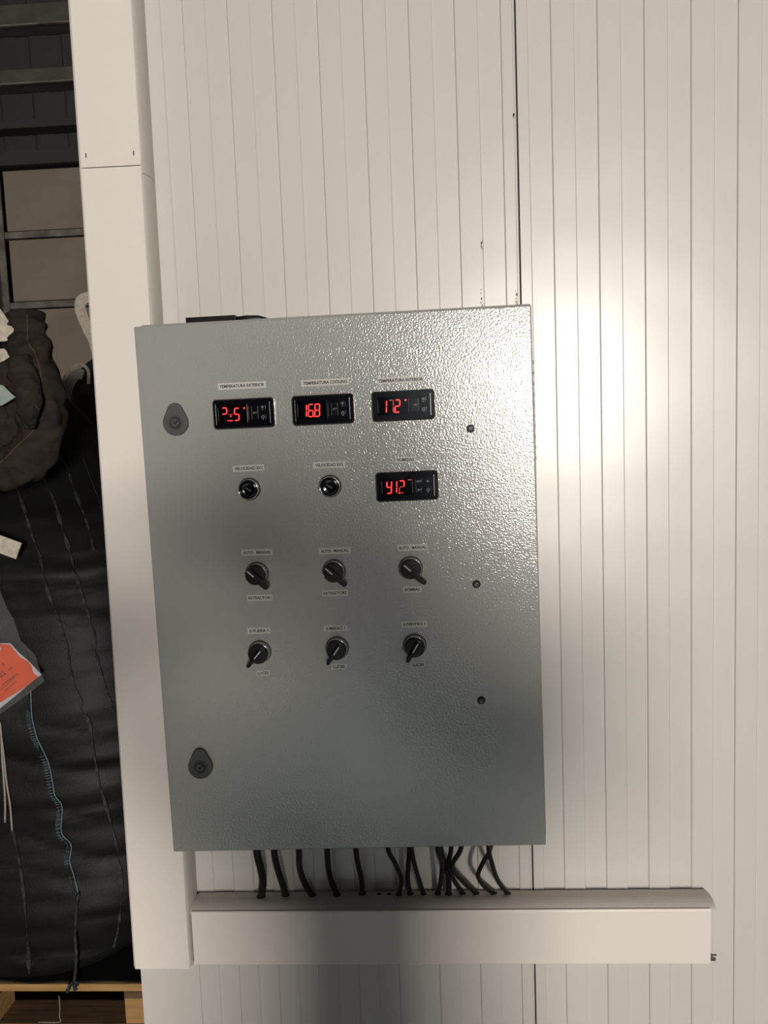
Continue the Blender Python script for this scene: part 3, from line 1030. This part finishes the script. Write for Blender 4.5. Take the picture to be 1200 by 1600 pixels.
def sheet(name, px, y, th, m, parent=po, wob=0.0):
    vs = [at(a, b, PY) - o0 for a, b in px]
    bm = bmesh.new()
    a = [bm.verts.new((v.x, y - th / 2 + wob * noise.noise(v * 25), v.z)) for v in vs]
    b = [bm.verts.new((v.x, y + th / 2 + wob * noise.noise(v * 25), v.z)) for v in vs]
    n = len(vs)
    for i in range(n):
        bm.faces.new((a[i], a[(i + 1) % n], b[(i + 1) % n], b[i]))
    fa = bm.faces.new(a)
    fb = bm.faces.new(b)
    return obj(name, bm, m, parent)


sheet('pouch_film', [(-60, 900), (-8, 900), (3, 925), (12, 948), (22, 965), (29, 984), (34, 1000), (46, 1012), (56, 1022), (62, 1040), (66, 1052), (71, 1063), (50, 1080), (28, 1096), (0, 1116), (-40, 1140), (-80, 1120)], -0.006, 0.0006, M_FILM)
sheet('paper_sheet', [(-60, 1005), (16, 1005), (30, 1020), (45, 1033), (65, 1054), (52, 1063), (33, 1080), (0, 1107), (-40, 1130)], 0.0, 0.0008, M_PAPER)
sheet('orange_label', [(-60, 1000), (15, 1007), (25, 1018), (31, 1026), (45, 1034), (50, 1042), (52, 1051), (60, 1057), (46, 1069), (33, 1078), (0, 1098), (-40, 1124)], -0.0012, 0.0008, M_ORANGE)
sheet('paper_corner', [(-30, 1000), (3, 1012), (-1, 1024), (-30, 1040)], -0.003, 0.0006, M_PAPER)
tilt = math.radians(38)
for s, x, y, wd, h in (('02', 4, 1053, 0.018, 0.0125), ('SU', 17, 1044.5, 0.012, 0.006), ('A', 6, 1038, 0.008, 0.009)):
    v = at(x, y, PY) - o0
    text('lettering', s, 0.01, wd, M_INK, po, (v.x, -0.0030, v.z), rot=(PI / 2, -tilt, 0), height=h)
for x, y, L in ((14, 1062, 0.052), (22, 1058, 0.03), (10, 1070, 0.06), (16, 1073, 0.04)):
    v = at(x, y, PY) - o0
    bm = bmesh.new()
    k = 0
    xx = -L / 2
    random.seed(int(x * 13 + y))
    while xx < L / 2:                                   # illegible small print
        ww = random.uniform(0.0015, 0.004)
        box(bm, xx, xx + ww, -0.0002, 0.0, -0.0008, 0.0008)
        xx += ww + 0.001
    obj('small_print', bm, M_INK, po, (v.x, -0.0020, v.z), (0, -tilt, 0))

# white string under the bag
a, b = at(92, 1556, 0.925), at(93, 1597, 0.925)
e = empty('loose_string', b, label='thin white string hanging in front of the pallet gap', cat='string')
bm = bmesh.new()
tube(bm, catmull([a - b, (a - b) * 0.6 + Vector((0.002, 0, 0)), (a - b) * 0.2, Vector((0, 0, 0)), at(60, 1597, 0.925) - b], 4), 0.0011, 6)
obj('strand', bm, M_CORD, e)

# second bag further back
B2 = Vector((-1.12, 3.25, 0))
b2 = empty('bulk_bag', B2, label='second dark bulk bag standing behind the first, mostly hidden, with pale lifting loops', cat='bulk bag')
bm = bmesh.new()
rings = []
ZT = 2.16
for i in range(60):
    t = i / 59
    z = ZT * t
    s = 0.62 + 0.38 * min(1, (z / 0.25)) ** 0.5 if z < 0.25 else 1.0
    if z > ZT - 0.26:
        s = math.sqrt(max(0.0009, 1 - ((z - ZT + 0.26) / 0.262) ** 2)) * 0.45 + 0.55
    ring = []
    for k in range(64):
        th = 2 * PI * k / 64
        c, sn = math.cos(th), math.sin(th)
        rr = (abs(c) ** 4 + abs(sn) ** 4) ** -0.25 * 0.57 * s * (1 + 0.03 * noise.noise(Vector((c * 2, sn * 2, z * 5))))
        ring.append(bm.verts.new((rr * c, rr * sn, z)))
    rings.append(ring)
for a, b in zip(rings, rings[1:]):
    for k in range(64):
        bm.faces.new((a[k], a[(k + 1) % 64], b[(k + 1) % 64], b[k]))
bm.faces.new(rings[0])
bm.faces.new(rings[-1])
obj('bag_body', bm, M_BAG_BACK, b2, smooth=True)
for pth, wd, m_ in (([(93, 640), (96, 604), (106, 582), (120, 571), (132, 572), (138, 582), (138, 600)], 0.014, M_WEB),
                    ([(100, 632), (106, 606), (114, 590), (122, 584), (130, 586)], 0.045, M_CORD),
                    ([(170, 640), (150, 545), (139, 518), (130, 498), (125, 480), (128, 469), (140, 465), (160, 475), (176, 560), (178, 640)], 0.048, M_WEB)):
    q = [at(x, y, 2.52 + 0.05 * (i / len(pth))) - B2 for i, (x, y) in enumerate(pth)]
    bm = bmesh.new()
    ribbon(bm, catmull(q, 5), wd, (0.5, -0.85, 0.0), 0.004)
    obj('lifting_loop', bm, m_, b2)

# ------------------------------------------------------------------ the photographer, standing behind the camera
M_COAT = mat('dark_jacket', srgb(44, 48, 56), 0.85, bump=(200, 0.001, 3))
M_TROU = mat('dark_trousers', srgb(36, 40, 52), 0.85, bump=(300, 0.001, 3))
M_SKIN = mat('skin', srgb(196, 150, 124), 0.5)
M_HAIR = mat('dark_hair', srgb(32, 25, 20), 0.6, bump=(400, 0.002, 2))
M_SHOE = mat('black_shoe', srgb(22, 22, 22), 0.5)


def skin_body(name, V, E, mats, parent, rootv, sub=2, pick=None):
    me = bpy.data.meshes.new(name)
    me.from_pydata([v[0] for v in V], E, [])
    o = bpy.data.objects.new(name, me)
    C.objects.link(o)
    o.modifiers.new('skin', 'SKIN').use_smooth_shade = True
    for i, v in enumerate(V):
        sv = me.skin_vertices[0].data[i]
        r = v[1]
        sv.radius = (r, r) if not isinstance(r, tuple) else r
        sv.use_root = (i == rootv)
    ss = o.modifiers.new('sub', 'SUBSURF')
    ss.levels = sub
    ss.render_levels = sub
    dg = bpy.context.evaluated_depsgraph_get()
    m2 = bpy.data.meshes.new_from_object(o.evaluated_get(dg))
    bpy.data.objects.remove(o)
    m2.name = name
    m2.materials.clear()
    for q in mats:
        m2.materials.append(q)
    for p in m2.polygons:
        p.use_smooth = True
        if pick:
            p.material_index = pick(p.center)
    o = bpy.data.objects.new(name, m2)
    C.objects.link(o)
    o.parent = parent
    return o


PX, PYY = 0.355, -1.74
per = empty('person', (PX, PYY, 0), label='person in dark jacket and trousers behind the camera, raising a phone with both hands', cat='person')
HL, HR = Vector((0.062 - PX, -1.300 - PYY, 1.635)), Vector((0.165 - PX, -1.300 - PYY, 1.635))
V = [((0, 0, 0.97), (0.165, 0.12)), ((0, 0.0, 1.12), (0.15, 0.11)), ((0, 0.0, 1.28), (0.165, 0.12)), ((0, 0.0, 1.42), (0.14, 0.09)), ((0, 0.0, 1.49), 0.062), ((0, 0.012, 1.56), 0.058),
     ((0, 0.02, 1.62), (0.070, 0.085)), ((0, 0.018, 1.69), (0.078, 0.096)), ((0, 0.01, 1.755), (0.055, 0.07))]
E = [(i, i + 1) for i in range(8)]


def chain(start, pts):
    k = start
    for p in pts:
        V.append(p)
        E.append((k, len(V) - 1))
        k = len(V) - 1
    return k


for sx, hand, elb in ((-1, HL, Vector((-0.42, 0.10, 1.56))), (1, HR, Vector((0.30, 0.14, 1.42)))):
    sh = Vector((sx * 0.185, 0, 1.425))
    k = chain(3, [(sh, 0.072), (sh.lerp(elb, 0.5), 0.064), (elb, 0.056), (elb.lerp(hand, 0.45), 0.046), (elb.lerp(hand, 0.93), 0.028)])
    inward = Vector((1, 0, 0)) * (1 if sx < 0 else -1)
    k = chain(k, [(hand + Vector((-inward.x * 0.006, 0.002, 0.005)), (0.020, 0.026))])
    for f in range(4):                                   # fingers curl round the phone
        b = hand + Vector((0, 0.010, 0.028 - 0.019 * f))
        Lf = (0.030, 0.034, 0.032, 0.025)[f]
        chain(k, [(b, 0.0085), (b + inward * Lf * 0.3 + Vector((0, 0.012, 0.003)), 0.008), (b + inward * Lf + Vector((0, 0.012, 0.004)), 0.0072)])
    b = hand + Vector((0, -0.006, 0.02))
    chain(k, [(b, 0.010), (b + inward * 0.016 + Vector((0, -0.012, 0.016)), 0.0095), (b + inward * 0.036 + Vector((0, -0.006, 0.028)), 0.008)])
for sx in (-1, 1):
    chain(0, [((sx * 0.095, 0, 0.86), 0.098), ((sx * 0.105, 0.015, 0.50), 0.066), ((sx * 0.11, -0.01, 0.30), 0.058), ((sx * 0.115, -0.02, 0.09), 0.042), ((sx * 0.12, 0.03, 0.045), 0.042), ((sx * 0.125, 0.13, 0.034), 0.034)])


def zone(c):
    if c.z > 1.505 and abs(c.x) < 0.12 and c.y < 0.16:
        return 1
    if c.y > 0.375:
        return 1
    return 0 if c.z > 0.93 else (2 if c.z > 0.10 else 3)


body = skin_body('body', V, E, [M_COAT, M_SKIN, M_TROU, M_SHOE], per, 0, 2, zone)
# face and hair
bm = bmesh.new()
bmesh.ops.create_uvsphere(bm, u_segments=28, v_segments=18, radius=1)
for v in bm.verts:
    c = v.co.copy()
    v.co = Vector((c.x * 0.083, c.y * 0.102, c.z * 0.088))
bmesh.ops.delete(bm, geom=[v for v in bm.verts if v.co.y > 0.035 and v.co.z < 0.045 or v.co.z < -0.05], context='VERTS')
hair = obj('hair', bm, M_HAIR, per, (0, 0.006, 1.712), smooth=True)
sol = hair.modifiers.new('thickness', 'SOLIDIFY')
sol.thickness = 0.01
bm = bmesh.new()
tube(bm, [Vector((0, 0.098, 1.695)), Vector((0, 0.116, 1.665)), Vector((0, 0.104, 1.655))], [0.006, 0.012, 0.011], 10)
obj('nose', bm, M_SKIN, per, smooth=True)
for sx in (-1, 1):
    bm = bmesh.new()
    bmesh.ops.create_uvsphere(bm, u_segments=14, v_segments=10, radius=0.011)
    obj('eye', bm, M_WHITE, per, (sx * 0.031, 0.091, 1.693), smooth=True)
    bm = bmesh.new()
    bmesh.ops.create_uvsphere(bm, u_segments=14, v_segments=10, radius=1)
    bmesh.ops.scale(bm, vec=(0.011, 0.018, 0.030), verts=bm.verts)
    obj('ear', bm, M_SKIN, per, (sx * 0.080, 0.01, 1.68), smooth=True)
bm = bmesh.new()
tube(bm, [Vector((-0.024, 0.090, 1.630)), Vector((0, 0.098, 1.628)), Vector((0.024, 0.090, 1.630))], 0.005, 8)
obj('mouth', bm, mat('lips', srgb(160, 96, 86), 0.5), per, smooth=True)

ph = empty('smartphone', (0.112, -1.283, 1.652), label='black smartphone held up by the person behind the camera', cat='phone')
obj('phone_case', extrude_y(bmesh.new(), rounded(0.075, 0.152, 0.010), -0.004, 0.004), M_BLACK, ph, bevel=0.001)
obj('phone_screen', extrude_y(bmesh.new(), rounded(0.068, 0.144, 0.007), -0.0046, -0.0040), M_SCREEN, ph)
obj('camera_lens', lathe_y(bmesh.new(), [(0, 0.004), (0.006, 0.004), (0.006, 0.0055), (0.004, 0.0052), (0, 0.0050)], 20), M_GLOSS, ph, (0.024, 0, 0.064))
